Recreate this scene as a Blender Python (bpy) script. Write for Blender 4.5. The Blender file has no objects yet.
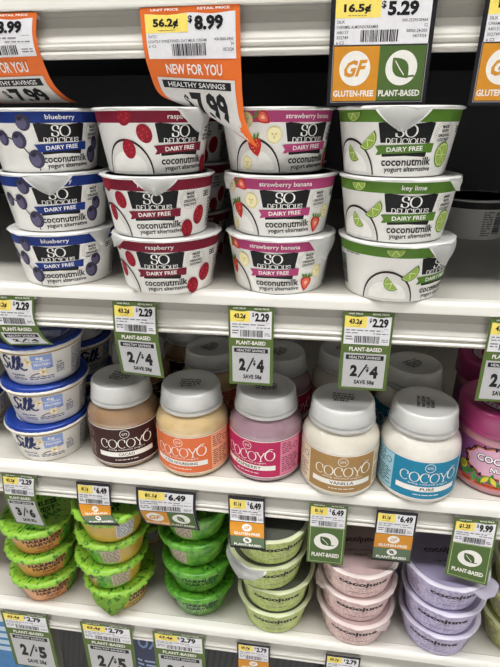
import bpy, bmesh, math, random
from mathutils import Vector, Matrix
PI = math.pi
rnd = random.Random(7)
C = bpy.context.scene.collection
Z0 = 1.45                       # eye height above the shop floor
SB, SC, SD, SE, SA = Z0-.1433, Z0-.357, Z0-.586, Z0-.83, Z0+.0863   # shelf deck heights

# ------------------------------------------------------------------ materials
def hexc(h):
    h = h.lstrip('#'); o = []
    for i in (0, 2, 4):
        c = int(h[i:i+2], 16)/255
        o.append(c/12.92 if c <= .04045 else ((c+.055)/1.055)**2.4)
    return tuple(o)+(1,)
MC = {}
def M(name, col, rough=.5, var=.06, scale=60, metal=0, coat=0, bump=0, bscale=200, spec=.5, col2=None, det=3, ramp=None):
    if name in MC: return MC[name]
    m = bpy.data.materials.new(name); m.use_nodes = True
    nt = m.node_tree; b = nt.nodes['Principled BSDF']
    tc = nt.nodes.new('ShaderNodeTexCoord'); nz = nt.nodes.new('ShaderNodeTexNoise')
    nz.inputs['Scale'].default_value = scale; nz.inputs['Detail'].default_value = det
    nt.links.new(tc.outputs['Object'], nz.inputs['Vector'])
    cr = nt.nodes.new('ShaderNodeValToRGB')
    a = hexc(col); c2 = hexc(col2) if col2 else None
    if c2:
        lo, hi = ramp or (.42, .58)
        cr.color_ramp.elements[0].position = lo; cr.color_ramp.elements[1].position = hi
        cr.color_ramp.elements[0].color = a; cr.color_ramp.elements[1].color = c2
    else:
        cr.color_ramp.elements[0].position = .3; cr.color_ramp.elements[1].position = .7
        cr.color_ramp.elements[0].color = tuple(x*(1-var) for x in a[:3])+(1,)
        cr.color_ramp.elements[1].color = tuple(min(1, x*(1+var)) for x in a[:3])+(1,)
    nt.links.new(nz.outputs['Fac'], cr.inputs['Fac'])
    nt.links.new(cr.outputs['Color'], b.inputs['Base Color'])
    b.inputs['Roughness'].default_value = rough; b.inputs['Metallic'].default_value = metal
    b.inputs['Coat Weight'].default_value = coat; b.inputs['Coat Roughness'].default_value = .08
    b.inputs['Specular IOR Level'].default_value = spec
    if bump:
        n2 = nt.nodes.new('ShaderNodeTexNoise'); n2.inputs['Scale'].default_value = bscale; n2.inputs['Detail'].default_value = 2
        bp = nt.nodes.new('ShaderNodeBump'); bp.inputs['Strength'].default_value = bump; bp.inputs['Distance'].default_value = .001
        nt.links.new(tc.outputs['Object'], n2.inputs['Vector'])
        nt.links.new(n2.outputs['Fac'], bp.inputs['Height']); nt.links.new(bp.outputs['Normal'], b.inputs['Normal'])
    MC[name] = m; return m
def ink(h): return M('ink_'+h.lstrip('#'), h, rough=.5, var=.03, scale=300, spec=.22)
WHITE = '#f2f1ee'

# ------------------------------------------------------------------ object helpers
def link(o): C.objects.link(o); return o
def mesh_obj(name, bm, mats, parent=None, smooth=True):
    me = bpy.data.meshes.new(name)
    bm.to_mesh(me); bm.free()
    for m in (mats if isinstance(mats, (list, tuple)) else [mats]): me.materials.append(m)
    if smooth:
        for p in me.polygons: p.use_smooth = True
    o = link(bpy.data.objects.new(name, me))
    if parent: o.parent = parent
    return o
def tag(o, label=None, cat=None, group=None, kind=None):
    if label: o['label'] = label
    if cat: o['category'] = cat
    if group: o['group'] = group
    if kind: o['kind'] = kind
    return o
def empty(name, loc, rz=0):
    o = link(bpy.data.objects.new(name, None)); o.location = loc; o.rotation_euler = (0, 0, rz)
    o.empty_display_size = .02; return o
def copy_tree(o, parent=None):
    c = o.copy(); C.objects.link(c)
    if parent: c.parent = parent
    for ch in list(o.children): copy_tree(ch, c)
    return c
def lathe(prof, n=72, bm=None, mat=0, wob=None):
    """profile of (r,z) from the axis outwards; r=0 ends close with a fan"""
    bm = bm or bmesh.new(); rings = []
    for k, (r, z) in enumerate(prof):
        if r <= 1e-7: rings.append([bm.verts.new((0, 0, z))])
        else:
            ring = []
            for i in range(n):
                a = 2*PI*i/n; rr, zz = (wob(k, a, r, z) if wob else (r, z))
                ring.append(bm.verts.new((rr*math.sin(a), -rr*math.cos(a), zz)))
            rings.append(ring)
    for A, B in zip(rings, rings[1:]):
        for i in range(n):
            j = (i+1) % n
            try:
                if len(A) == 1 and len(B) == 1: continue
                if len(A) == 1: f = bm.faces.new((A[0], B[j], B[i]))
                elif len(B) == 1: f = bm.faces.new((A[i], A[j], B[0]))
                else: f = bm.faces.new((A[i], A[j], B[j], B[i]))
                f.material_index = mat
            except ValueError: pass
    bmesh.ops.recalc_face_normals(bm, faces=bm.faces[:])
    return bm
def extrude_x(prof, x0, x1, nx=1, bm=None):
    """closed (y,z) outline swept along X"""
    bm = bm or bmesh.new(); secs = []
    for k in range(nx+1):
        x = x0+(x1-x0)*k/nx
        secs.append([bm.verts.new((x, y, z)) for y, z in prof])
    n = len(prof)
    for A, B in zip(secs, secs[1:]):
        for i in range(n): bm.faces.new((A[i], A[(i+1) % n], B[(i+1) % n], B[i]))
    bm.faces.new(secs[0]); bm.faces.new(secs[-1][::-1])
    bmesh.ops.recalc_face_normals(bm, faces=bm.faces[:]); return bm
def box(x0, x1, y0, y1, z0, z1, bev=0, bm=None):
    bm = bm or bmesh.new(); r = bmesh.ops.create_cube(bm, size=1)
    for v in r['verts']:
        v.co = Vector((x0+(v.co.x+.5)*(x1-x0), y0+(v.co.y+.5)*(y1-y0), z0+(v.co.z+.5)*(z1-z0)))
    if bev: bmesh.ops.bevel(bm, geom=bm.edges[:], offset=bev, segments=3, profile=.5, affect='EDGES')
    return bm

# ------------------------------------------------------------------ flat artwork that is wrapped on a surface
TC = {}
def text_mesh(s, bold):
    k = (s, bold)
    if k in TC: return TC[k]
    cu = bpy.data.curves.new('lettering', 'FONT'); cu.body = s; cu.size = 1; cu.offset = bold; cu.resolution_u = 2
    ob = bpy.data.objects.new('lettering', cu); C.objects.link(ob)
    dg = bpy.context.evaluated_depsgraph_get(); dg.update()
    me = bpy.data.meshes.new_from_object(ob.evaluated_get(dg))
    vs = [(v.co.x, v.co.y) for v in me.vertices]; fs = [tuple(p.vertices) for p in me.polygons]
    bpy.data.objects.remove(ob); bpy.data.curves.remove(cu); bpy.data.meshes.remove(me)
    TC[k] = (vs, fs); return TC[k]
def arc(cx, cy, rx, ry, a0, a1, n=14):
    return [(cx+rx*math.cos(math.radians(a0+(a1-a0)*i/n)), cy+ry*math.sin(math.radians(a0+(a1-a0)*i/n))) for i in range(n+1)]
# pen-drawn roman capitals: (advance, strokes); unit cap height
GLY = {
 'O': (.98, [arc(.49, .5, .43, .5, 0, 360, 24)]),
 'C': (.86, [arc(.47, .5, .41, .5, 48, 312, 20), [(.76, .62), (.76, .93)]]),
 'S': (.66, [arc(.33, .75, .24, .25, 30, 270, 12)[:-1]+arc(.33, .25, .26, .25, 90, -150, 12), [(.56, .66), (.56, .97)], [(.07, .03), (.07, .32)]]),
 'Y': (.84, [[(.04, 1), (.42, .45)], [(.80, 1), (.42, .45)], [(.42, .5), (.42, 0)]]),
 'D': (.84, [[(.15, 0), (.15, 1)], [(.15, .98), (.36, .98)]+arc(.36, .5, .40, .48, 90, -90, 12)+[(.15, .02)]]),
 'E': (.68, [[(.15, 0), (.15, 1)], [(.15, .97), (.6, .97), (.6, .8)], [(.15, .5), (.45, .5)], [(.15, .03), (.62, .03), (.62, .22)]]),
 'L': (.64, [[(.15, 0), (.15, 1)], [(.15, .03), (.58, .03), (.58, .25)]]),
 'I': (.34, [[(.17, 0), (.17, 1)]]),
 'U': (.80, [[(.15, 1), (.15, .35)]+arc(.40, .3, .25, .28, 180, 360, 10)+[(.65, 1)]]),
}
SERIF = {'Y': [(.04, 1), (.80, 1), (.42, 0)], 'D': [], 'E': [], 'L': [(.15, 1)], 'I': [(.17, 0), (.17, 1)], 'U': [(.15, 1), (.65, 1)]}
class Art:
    def __init__(s): s.bm = bmesh.new(); s.mats = []
    def mi(s, m):
        if isinstance(m, str): m = ink(m)
        if m not in s.mats: s.mats.append(m)
        return s.mats.index(m)
    def faces(s, vs, fs, m, l):
        i = s.mi(m); V = [s.bm.verts.new((u, v, l)) for u, v in vs]
        for f in fs:
            try: s.bm.faces.new([V[k] for k in f]).material_index = i
            except ValueError: pass
    def poly(s, pts, m, l=1): s.faces(pts, [tuple(range(len(pts)))], m, l)
    def rect(s, u0, v0, u1, v1, m, l=1): s.poly([(u0, v0), (u1, v0), (u1, v1), (u0, v1)], m, l)
    def oval(s, cx, cy, rx, ry, m, l=1, rot=0, n=18):
        c, q = math.cos(rot), math.sin(rot)
        s.poly([(cx+rx*math.cos(2*PI*i/n)*c-ry*math.sin(2*PI*i/n)*q, cy+rx*math.cos(2*PI*i/n)*q+ry*math.sin(2*PI*i/n)*c) for i in range(n)], m, l)
    def text(s, t, cx, cy, w, h, m, l=2, bold=.015, shear=0, rot=0):
        vs, fs = text_mesh(t, bold)
        if not vs: return
        xs = [v[0] for v in vs]; ys = [v[1] for v in vs]
        x0, x1, y0, y1 = min(xs), max(xs), min(ys), max(ys)
        kx = w/max(1e-6, x1-x0); ky = (h/max(1e-6, y1-y0)) if h else kx
        c, q = math.cos(rot), math.sin(rot); out = []
        for x, y in vs:
            a = (x-(x0+x1)/2)*kx; b = (y-(y0+y1)/2)*ky; a += shear*b
            out.append((cx+a*c-b*q, cy+a*q+b*c))
        s.faces(out, fs, m, l)
    def ribbon(s, pts, wf, m, l=2, closed=False):
        n = len(pts); L, R = [], []
        for i, (x, y) in enumerate(pts):
            a = pts[i-1] if i else (pts[-2] if closed else pts[0]); b = pts[i+1] if i < n-1 else (pts[1] if closed else pts[-1])
            dx, dy = b[0]-a[0], b[1]-a[1]; d = math.hypot(dx, dy) or 1; dx /= d; dy /= d
            w = (wf(i/(n-1), dx, dy) if callable(wf) else wf)/2
            L.append((x-dy*w, y+dx*w)); R.append((x+dy*w, y-dx*w))
        s.faces(L+R, [(i, i+1, n+i+1, n+i) for i in range(n-1)], m, l)
    def roman(s, t, cx, cy, w, h, m, l=2, thick=.17, thin=.055, serif=.16):
        adv = sum(GLY[c][0] for c in t); kx = w/adv; x = cx-w/2; y = cy-h/2
        for c in t:
            a, st = GLY[c]
            for p in st:
                s.ribbon([(x+px*kx, y+py*h) for px, py in p], lambda q, dx, dy: h*(thin+(thick-thin)*abs(dy)**1.5)*(kx/h*.5+.5), m, l, closed=(c == 'O'))
            for px, py in SERIF.get(c, []):
                yy = y+(py*h if py == 0 else py*h-.05*h)
                s.rect(x+(px-serif)*kx, yy, x+(px+serif)*kx, yy+.05*h, m, l)
            x += a*kx
    def barcode(s, u0, v0, u1, v1, m='#20201f', l=2, horiz=False):
        x = 0; tot = (v1-v0) if horiz else (u1-u0); k = tot/38
        while x < tot-k:
            b = k*rnd.choice((.5, .6, 1, 1.5))
            if horiz: s.rect(u0, v0+x, u1, min(v1, v0+x+b), m, l)
            else: s.rect(u0+x, v0, min(u1, u0+x+b), v1, m, l)
            x += b+k*rnd.choice((.5, .7, 1.1))
    def fine(s, u0, v0, u1, v1, rows, m='#4a4a4c', l=2, ragged=.35):
        """print too small to read in the photograph: word-length strokes"""
        dv = (v1-v0)/rows
        for r in range(rows):
            v = v1-(r+.7)*dv; u = u0; end = u1-(u1-u0)*ragged*rnd.random()
            while u < end:
                w = dv*rnd.uniform(.8, 3); s.rect(u, v, min(u+w, u1), v+dv*.42, m, l); u += w+dv*.5
    def build(s, name, fmap, parent, du=3, dv=None, scale=.001):
        bm = s.bm
        bmesh.ops.triangulate(bm, faces=bm.faces[:])
        for ax, st in ((0, du), (1, dv)):
            if not st or not bm.verts: continue
            lo = min(v.co[ax] for v in bm.verts); hi = max(v.co[ax] for v in bm.verts)
            k = math.floor(lo/st)+1
            while k*st < hi:
                no = Vector((0, 0, 0)); no[ax] = 1; co = no*(k*st)
                bmesh.ops.bisect_plane(bm, geom=bm.verts[:]+bm.edges[:]+bm.faces[:], plane_co=co, plane_no=no, dist=1e-5)
                k += 1
        for v in bm.verts:
            v.co = Vector(fmap(v.co.x*scale, v.co.y*scale, .00012+v.co.z*.00006))
        return mesh_obj(name, bm, s.mats, parent, smooth=False)
def cone_map(r0, r1, h, rref):
    def f(u, v, o):
        r = r0+(r1-r0)*v/h+o; a = u/rref
        return (r*math.sin(a), -r*math.cos(a), v)
    return f
def flat_map(z, rot=0):
    c, q = math.cos(rot), math.sin(rot)
    return lambda u, v, o: (u*c-v*q, u*q+v*c, z+o)
def leaf(a, cx, cy, L, W, rot, m, l=2):
    c, q = math.cos(rot), math.sin(rot); P = []
    for i in range(9): t = i/8; P.append((t-.5, math.sin(PI*t)*.5))
    for i in range(1, 8): t = 1-i/8; P.append((t-.5, -math.sin(PI*t)*.5))
    a.poly([(cx+x*L*c-y*W*q, cy+x*L*q+y*W*c) for x, y in P], m, l)

# ------------------------------------------------------------------ lids
def pull_tab(R, z, ang, wdeg=24, drop=.015, out=.003, mat=None, parent=None, crinkle=.0, name='pull_tab', thick=.0003, skew=0):
    bm = bmesh.new(); nu, nv = 15, 10; g = []
    for j in range(nv+1):
        t = j/nv; row = []
        for i in range(nu+1):
            s = i/nu*2-1
            wid = math.radians(wdeg)*(max(.004, 1-(t*.985)**1.5))**.75
            a = ang+s*wid+skew*t
            e = min(1, t*4)
            r = R-.0006+out*math.sin(min(1, t*1.6)*PI/2)-(.0025*t*t if drop > .01 else 0)+crinkle*rnd.uniform(-1, 1)*t
            r += .0012*math.cos(s*PI)*t
            zz = z-drop*(t**1.35)+crinkle*rnd.uniform(-1, 1)*.6*t
            row.append(bm.verts.new((r*math.sin(a), -r*math.cos(a), zz)))
        g.append(row)
    for A, B in zip(g, g[1:]):
        for i in range(nu): bm.faces.new((A[i], A[i+1], B[i+1], B[i]))
    r = bmesh.ops.solidify(bm, geom=bm.faces[:], thickness=thick)
    return mesh_obj(name, bm, mat, parent)

FOIL = M('white_foil_lid', '#e4e4e2', rough=.3, var=.04, scale=25, bump=.25, bscale=120)
CUPW = M('white_cup_plastic', '#f1f0ed', rough=.3, var=.02, scale=30, coat=.2)
def foil_lid(t, R, z, n=72, sag=.0012, mat=None, th=.0005):
    prof = [(0, z-th), (R-.002, z-th), (R-.0004, z-sag-th), (R, z-sag), (R-.0006, z-sag*.3), (R-.002, z), (R*.9, z), (R*.885, z-.0005), (0, z-.0005)]
    def wob(k, a, r, zz):
        if k in (2, 3): return r+.0004*math.sin(9*a+1)+.0003*math.sin(23*a), zz-.0005*math.sin(7*a)-.0003*math.sin(17*a)
        return r, zz
    return mesh_obj('foil_lid', lathe(prof, n, wob=wob), mat or FOIL, t)

# ------------------------------------------------------------------ coconut yogurt cups of shelf B
SOH, SOR, SOB = .0489, .0493, .0408
FLAV = {'blueberry': '#1c3580', 'raspberry': '#7a1830', 'strawberry banana': '#b04276', 'key lime': '#557d2c', 'vanilla': '#39383a'}  # vanilla: lid shadow painted as a dark grey band
def berry_blue(a, x, y, r, l=3):
    r *= 1.1
    a.oval(x, y, r*.9, r, '#3d3a52', l, .3); a.oval(x-r*.15, y-r*.1, r*.62, r*.7, '#5f5a78', l+1, .3)
    a.oval(x-r*.25, y+r*.45, r*.33, r*.22, '#2a2838', l+2, .3)
def berry_rasp(a, x, y, r, l=3, rot=0):
    r *= 1.12
    a.oval(x, y, r*.88, r*1.1, '#8e1426', l, rot)
    k = 0
    for j in range(-2, 3):
        for i in range(-2, 3):
            px = (i+.5*(j % 2))*r*.38; py = j*r*.42
            if (px/.8)**2+(py/1.02)**2 < r*r*.85: a.oval(x+px*math.cos(rot)-py*math.sin(rot), y+px*math.sin(rot)+py*math.cos(rot), r*.17, r*.17, '#b42a3c' if (i+j) % 2 else '#98182b', l+1, n=8)
def berry_straw(a, x, y, r, l=3, rot=0, cut=False):
    c, q = math.cos(rot), math.sin(rot)
    P = [(0, -1.25), (.45, -.8), (.85, -.1), (.9, .45), (.55, .85), (0, .9), (-.55, .85), (-.9, .45), (-.85, -.1), (-.45, -.8)]
    tr = lambda p, k=1: (x+(p[0]*c-p[1]*q)*r*k, y+(p[0]*q+p[1]*c)*r*k)
    a.poly([tr(p) for p in P], '#c22a2c', l)
    if cut: a.poly([tr(p, .72) for p in P], '#e06a55', l+1); a.poly([tr(p, .3) for p in P], '#f0b49a', l+2)
    else:
        for i in range(10): px, py = rnd.uniform(-.5, .5), rnd.uniform(-.8, .6); a.oval(*tr((px, py)), r*.06, r*.09, '#e8b45a', l+1, n=6)
    for d in (-.7, -.25, .25, .7):
        p = tr((d, 1.0)); leaf(a, p[0], p[1], r*.8, r*.3, rot+PI/2-d*.9, '#4f8a32', l+2)
def banana_slice(a, x, y, r, l=3):
    a.oval(x, y, r, r*1.02, '#e3d68c', l); a.oval(x, y, r*.86, r*.88, '#f1e8ba', l+1)
    for i in range(3): t = 2*PI*i/3+.5; a.oval(x+r*.25*math.cos(t), y+r*.25*math.sin(t), r*.2, r*.1, '#cdbb74', l+2, t, 8)
def lime_round(a, x, y, rx, ry, l=3):
    a.oval(x, y, rx, ry, '#5d8426', l); a.oval(x, y, rx*.86, ry*.88, '#c9d494', l+1); 
    for i in range(8):
        t = 2*PI*(i+.5)/8
        a.poly([(x+rx*.08*math.cos(t), y+ry*.08*math.sin(t)), (x+rx*.76*math.cos(t-.33), y+ry*.78*math.sin(t-.33)), (x+rx*.76*math.cos(t+.33), y+ry*.78*math.sin(t+.33))], '#8fae45', l+2)
def lime_wedge(a, x, y, L, W, rot, l=3):
    c, q = math.cos(rot), math.sin(rot)
    def half(k, dy=0): return [(x+(math.cos(t)*L/2*k)*c-(-math.sin(t)*W*k+dy)*q, y+(math.cos(t)*L/2*k)*q+(-math.sin(t)*W*k+dy)*c) for t in [PI*i/12 for i in range(13)]]
    a.poly(half(1), '#4f7a22', l); a.poly(half(.86, -W*.04), '#d3dca2', l+1); a.poly(half(.78, -W*.07), '#93b048', l+2)
    for t in (.33, .66): 
        px = math.cos(PI*t)*L/2*.75; py = -math.sin(PI*t)*W*.75
        a.ribbon([(x+W*.06*q, y-W*.06*c), (x+px*c-py*q, y+px*q+py*c)], .5, '#e2ebb4', l+3)
def so_label(fl, t):
    col = FLAV[fl]; a = Art(); full = PI*SOR*.93
    vt = 46.2; h = 38.0
    N = 60; W = 1000*2*PI*.0448
    a.rect(-W/2, h, W/2, vt, col, 0)
    # coconut bowl edge at the left
    if fl != 'blueberry':
        a.poly([(u, max(.9, v)) for u, v in arc(-46, -1, 22, 26, 0, 180, 22)], '#d9d8d4', 0)
        a.ribbon(arc(-46, -1, 22, 27, 4, 176, 26), lambda q, dx, dy: 1.1+.6*math.sin(q*PI), '#2c2422', 1)
        a.poly([(u, max(.9, v)) for u, v in arc(-46, 3, 17, 15, 0, 180, 18)], '#ecebe7', 1)
    a.text(fl, 0.5, 41.9, {'blueberry': 23, 'raspberry': 23, 'strawberry banana': 42, 'key lime': 18, 'vanilla': 15}[fl], 4.6, WHITE, 2, bold=.012)
    # black plate
    top = [(20.5-41*i/10, 37.3+.9*math.cos(PI*i/10*2)) for i in range(11)]
    a.poly([(-20.5, 37.6), (-18.4, 24), (18.4, 24), (20.5, 37.6)]+[(p[0], p[1]) for p in top[1:-1]], '#17171a', 2)
    a.poly([(-17.8, 20), (-16.8, 14.3), (0, 15.2), (16.8, 14.3), (17.8, 20)], '#17171a', 2)
    a.roman('SO', 0, 32.1, 15.8, 8.2, WHITE, 3, thick=.15, thin=.05)
    a.roman('DELICIOUS', 0, 25.3, 29.5, 3.7, WHITE, 3, thick=.15, thin=.08)
    rb = lambda u, v: (u, v+u*.045)
    a.poly([rb(-22, 16.4), rb(-20, 19.2), rb(-22.5, 22.8), rb(-18, 22.8), rb(-18, 16.4)], col, 2)
    a.poly([rb(22, 16.4), rb(20, 19.2), rb(22.5, 22.8), rb(18, 22.8), rb(18, 16.4)], col, 2)
    a.poly([rb(-19.4, 17.0), rb(19.4, 17.0), rb(19.8, 22.9), rb(-19.8, 22.9)], col, 3)
    a.text('DAIRY FREE', 0, 19.9, 27, 3.2, WHITE, 4, bold=.02, rot=.045)
    a.text('coconutmilk', 3, 11.0, 40, 5.8, '#121011', 2, bold=.02, rot=.02)
    a.text('yogurt alternative', 4.5, 5.2, 38, 4.6, '#1a1718', 2, bold=.016, rot=.02)
    # dotted burst
    for i in range(26):
        q = 2*PI*i/26
        for k in (0, 1): a.oval(31.5+(8+1.7*k)*math.cos(q), 30.5+(6.3+1.5*k)*math.sin(q), .34, .34, '#6a6668', 1, n=6)
    for i, w in enumerate(('MADE', 'WITH', 'ORGANIC', 'COCONUT')):
        a.text(w, 31.5, 34.8-2.9*i, 1.75*len(w)+.4, 2.1, '#242124', 2, bold=.04, rot=.05)
    # back: bar code, panel of small print
    a.barcode(-101, 8, -90, 35, '#2c2b2c', 1, horiz=True)
    a.fine(-116, 5, -104, 36, 11, '#77757a', 1)
    a.fine(-88, 36, -72, 38, 1, '#77757a', 1)
    a.fine(56, 4, 72, 29, 10, '#6a696e', 1, .2)
    a.text('V', 51, 33, 3.4, 4.2, '#2c2b2c', 1, bold=.03); a.fine(47, 30.3, 56, 35.6, 3, '#2c2b2c', 1, .1)
    if fl == 'blueberry':
        a.ribbon([(-45, 28), (-37, 25), (-31, 19), (-26, 12), (-22, 6), (-21, 2)], .9, '#2b2427', 1)
        berry_blue(a, -28, 38.5, 5.8); berry_blue(a, -34, 25.5, 6); berry_blue(a, -22.5, 11, 6.6); berry_blue(a, 30, 13, 6.4); berry_blue(a, 35, 22, 5.2); berry_blue(a, -49, 27, 5.5)
        berry_blue(a, -88, 14, 6)
    elif fl == 'raspberry':
        berry_rasp(a, -29, 30.5, 5.8, rot=.5); berry_rasp(a, -43, 19.5, 5.8, rot=.2); berry_rasp(a, -43, 42.5, 5.6, rot=-.5)
        berry_rasp(a, 29, 6.6, 6, rot=.1); berry_rasp(a, 42, 16.5, 6.6, rot=-.4)
    elif fl == 'strawberry banana':
        banana_slice(a, -51, 40, 5.5); berry_straw(a, -37.5, 41.5, 5.2, 4, .9, cut=True); banana_slice(a, -29, 29, 6.1)
        berry_straw(a, -45, 21, 6.6, 5, .25); banana_slice(a, -54, 8, 5.2)
        banana_slice(a, 42, 19, 5.6); berry_straw(a, 30.5, 10, 6.2, 6, -.15, cut=True)
    elif fl == 'key lime':
        lime_wedge(a, -42, 44.6, 15, 6.5, .05); lime_wedge(a, -29.5, 26.5, 17, 7.5, .75, 4); lime_wedge(a, -42, 17, 14, 7.5, -.85, 6)
        lime_round(a, 34, 15.5, 8.2, 9.2)
    a.build('label', cone_map(SOB, .0478, .0465, .0446), t, du=3)
def make_so(fl):
    t = empty('yogurt_cup', (0, 0, 0))
    prof = [(0, .0012), (SOB-.003, .0012), (SOB-.0022, .0002), (SOB-.001, .0002), (SOB, .0016), (.0478, .0463), (.0488, .0466), (.0490, .0472), (.0488, .0478), (0, .0478)]
    mesh_obj('cup_body', lathe(prof), CUPW, t)
    so_label(fl, t)
    lid = foil_lid(t, SOR+.0008, SOH)
    return t

# ------------------------------------------------------------------ almond yogurt cups, left of shelf C
BLUEF = M('blue_foil_lid', '#20409a', rough=.28, var=.15, scale=40, bump=.3, bscale=150, metal=.2)
NAVY = '#1f2a5e'
def make_silk():
    t = empty('yogurt_cup', (0, 0, 0)); H = .0486
    prof = [(0, .001), (.035, .001), (.0358, .0002), (.0366, .0002), (.0375, .0014), (.0444, .0418), (.0466, .0420), (.0475, .0425), (.0473, .0433), (.0448, .0478), (0, .0478)]
    mesh_obj('cup_body', lathe(prof), M('cream_cup_plastic', '#ece8e1', rough=.32, var=.03, coat=.2), t)
    a = Art(); W = 1000*2*PI*.0415
    a.rect(-W/2, 37.8, W/2, 39.8, '#b09a72', 1)
    sx, sy = -17, 25
    def scr(pts, w, l=2): a.ribbon([(sx+(x+.22*y)*1.3, sy-1+y*1.3) for x, y in pts], lambda q, dx, dy: 1.2*w*(.75+.45*abs(dy)), NAVY, l)
    scr([(-6, 7.5), (-7.5, 9.2), (-9.5, 9.2), (-10.8, 7.2), (-10, 4.6), (-8, 2.6), (-7.2, .2), (-8, -2.2), (-10, -3.6), (-12, -3.2), (-13.2, -1.6)], 2.3)
    scr([(-4.5, 3.6), (-5, 0), (-4.8, -2.6), (-3.6, -3.4), (-2.4, -2.6)], 2.0); a.oval(sx-3.9, sy+8, 1.5, 1.5, NAVY, 2)
    scr([(-2.4, -2), (0, 4), (1, 8), (.4, 10.2), (-.8, 9.5), (-1, 4), (-.8, -1.8), (.4, -3.3), (1.8, -2.4)], 1.9, 3)
    scr([(1.8, -2.4), (4, 4), (5, 8), (4.4, 10.2), (3.2, 9.5), (3, 4), (3, -3)], 1.9, 4)
    scr([(3, .6), (5.2, 3.2), (7, 3), (6.6, 1.2), (4, .5), (6.4, -2), (8.4, -3.2), (11, -2.2)], 1.8, 5)
    a.rect(1.5, 20, 22, 37, '#8fa3d8', 2); a.text('6g', 10, 33.2, 7, 4.6, WHITE, 3, bold=.02); a.text('PLANT-POWERED', 11.5, 29.6, 15, 1.8, WHITE, 3); a.text('PROTEIN', 11.5, 25.6, 15.5, 3, WHITE, 3, bold=.02)
    for cx, cy, r in ((-1.5, 30, 5), (11.5, 16.5, 5.6)):
        for i in range(6): leaf(a, cx+r*.55*math.cos(i*PI/3), cy+r*.55*math.sin(i*PI/3), r*1.1, r*.5, i*PI/3, '#efe6cf' if i % 2 else '#e3d2a8', 4)
        a.oval(cx, cy, r*.25, r*.25, '#c89a3c', 5)
    a.ribbon([(-2, 12), (3, 14.5), (8, 15)], 1, '#5a4630', 3); a.ribbon([(14, 21), (18, 20), (21, 23)], .9, '#5a4630', 3)
    a.text('dairy-free', -17, 13.2, 17, 3.2, NAVY, 2, bold=.02); a.fine(-23, 7, -7, 10.5, 2, '#50577a', 2, .1); a.fine(-4, 7, 22, 11.5, 2, '#50577a', 2, .1)
    a.text('Vanilla', 29, 24.5, 5.5, 2.2, NAVY, 2); a.fine(25, 12, 34, 22, 5, '#50577a', 2, .4); a.fine(44, 5, 62, 36, 13, '#6d6f80', 1, .2); a.fine(-70, 5, -44, 36, 11, '#6d6f80', 1, .2)
    a.build('label', cone_map(.0375, .0444, .0425, .0412), t, du=3)
    R = .0462
    prof = [(0, H-.0006), (.0445, H-.0006), (.0456, H-.0030), (R, H-.0046), (R+.0004, H-.0040), (R-.0002, H-.002), (R-.001, H-.0004), (R-.003, H), (R*.9, H), (R*.88, H-.0004), (0, H-.0004)]
    lid = mesh_obj('foil_lid', lathe(prof, wob=lambda k, a, r, z: (r, z+(.0004*math.sin(11*a)+.0003*math.sin(29*a) if k in (2, 3, 4) else 0))), BLUEF, t)
    a = Art(); a.ribbon(arc(0, 0, 33, 33, 0, 360, 60), .8, WHITE, 2, True)
    a.poly([(-26, 6), (26, 6), (24, 20), (-24, 20)], '#c9cfe4', 1); a.poly([(-28, -16), (28, -22), (26, -4), (-26, -1)], '#aab6dc', 1)
    a.text('dairy-free', 0, 12, 34, 6, NAVY, 2); a.fine(-20, -16, 20, -6, 3, WHITE, 2)
    a.build('lid_print', flat_map(H-.0002), lid, du=None)
    return t

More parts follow.
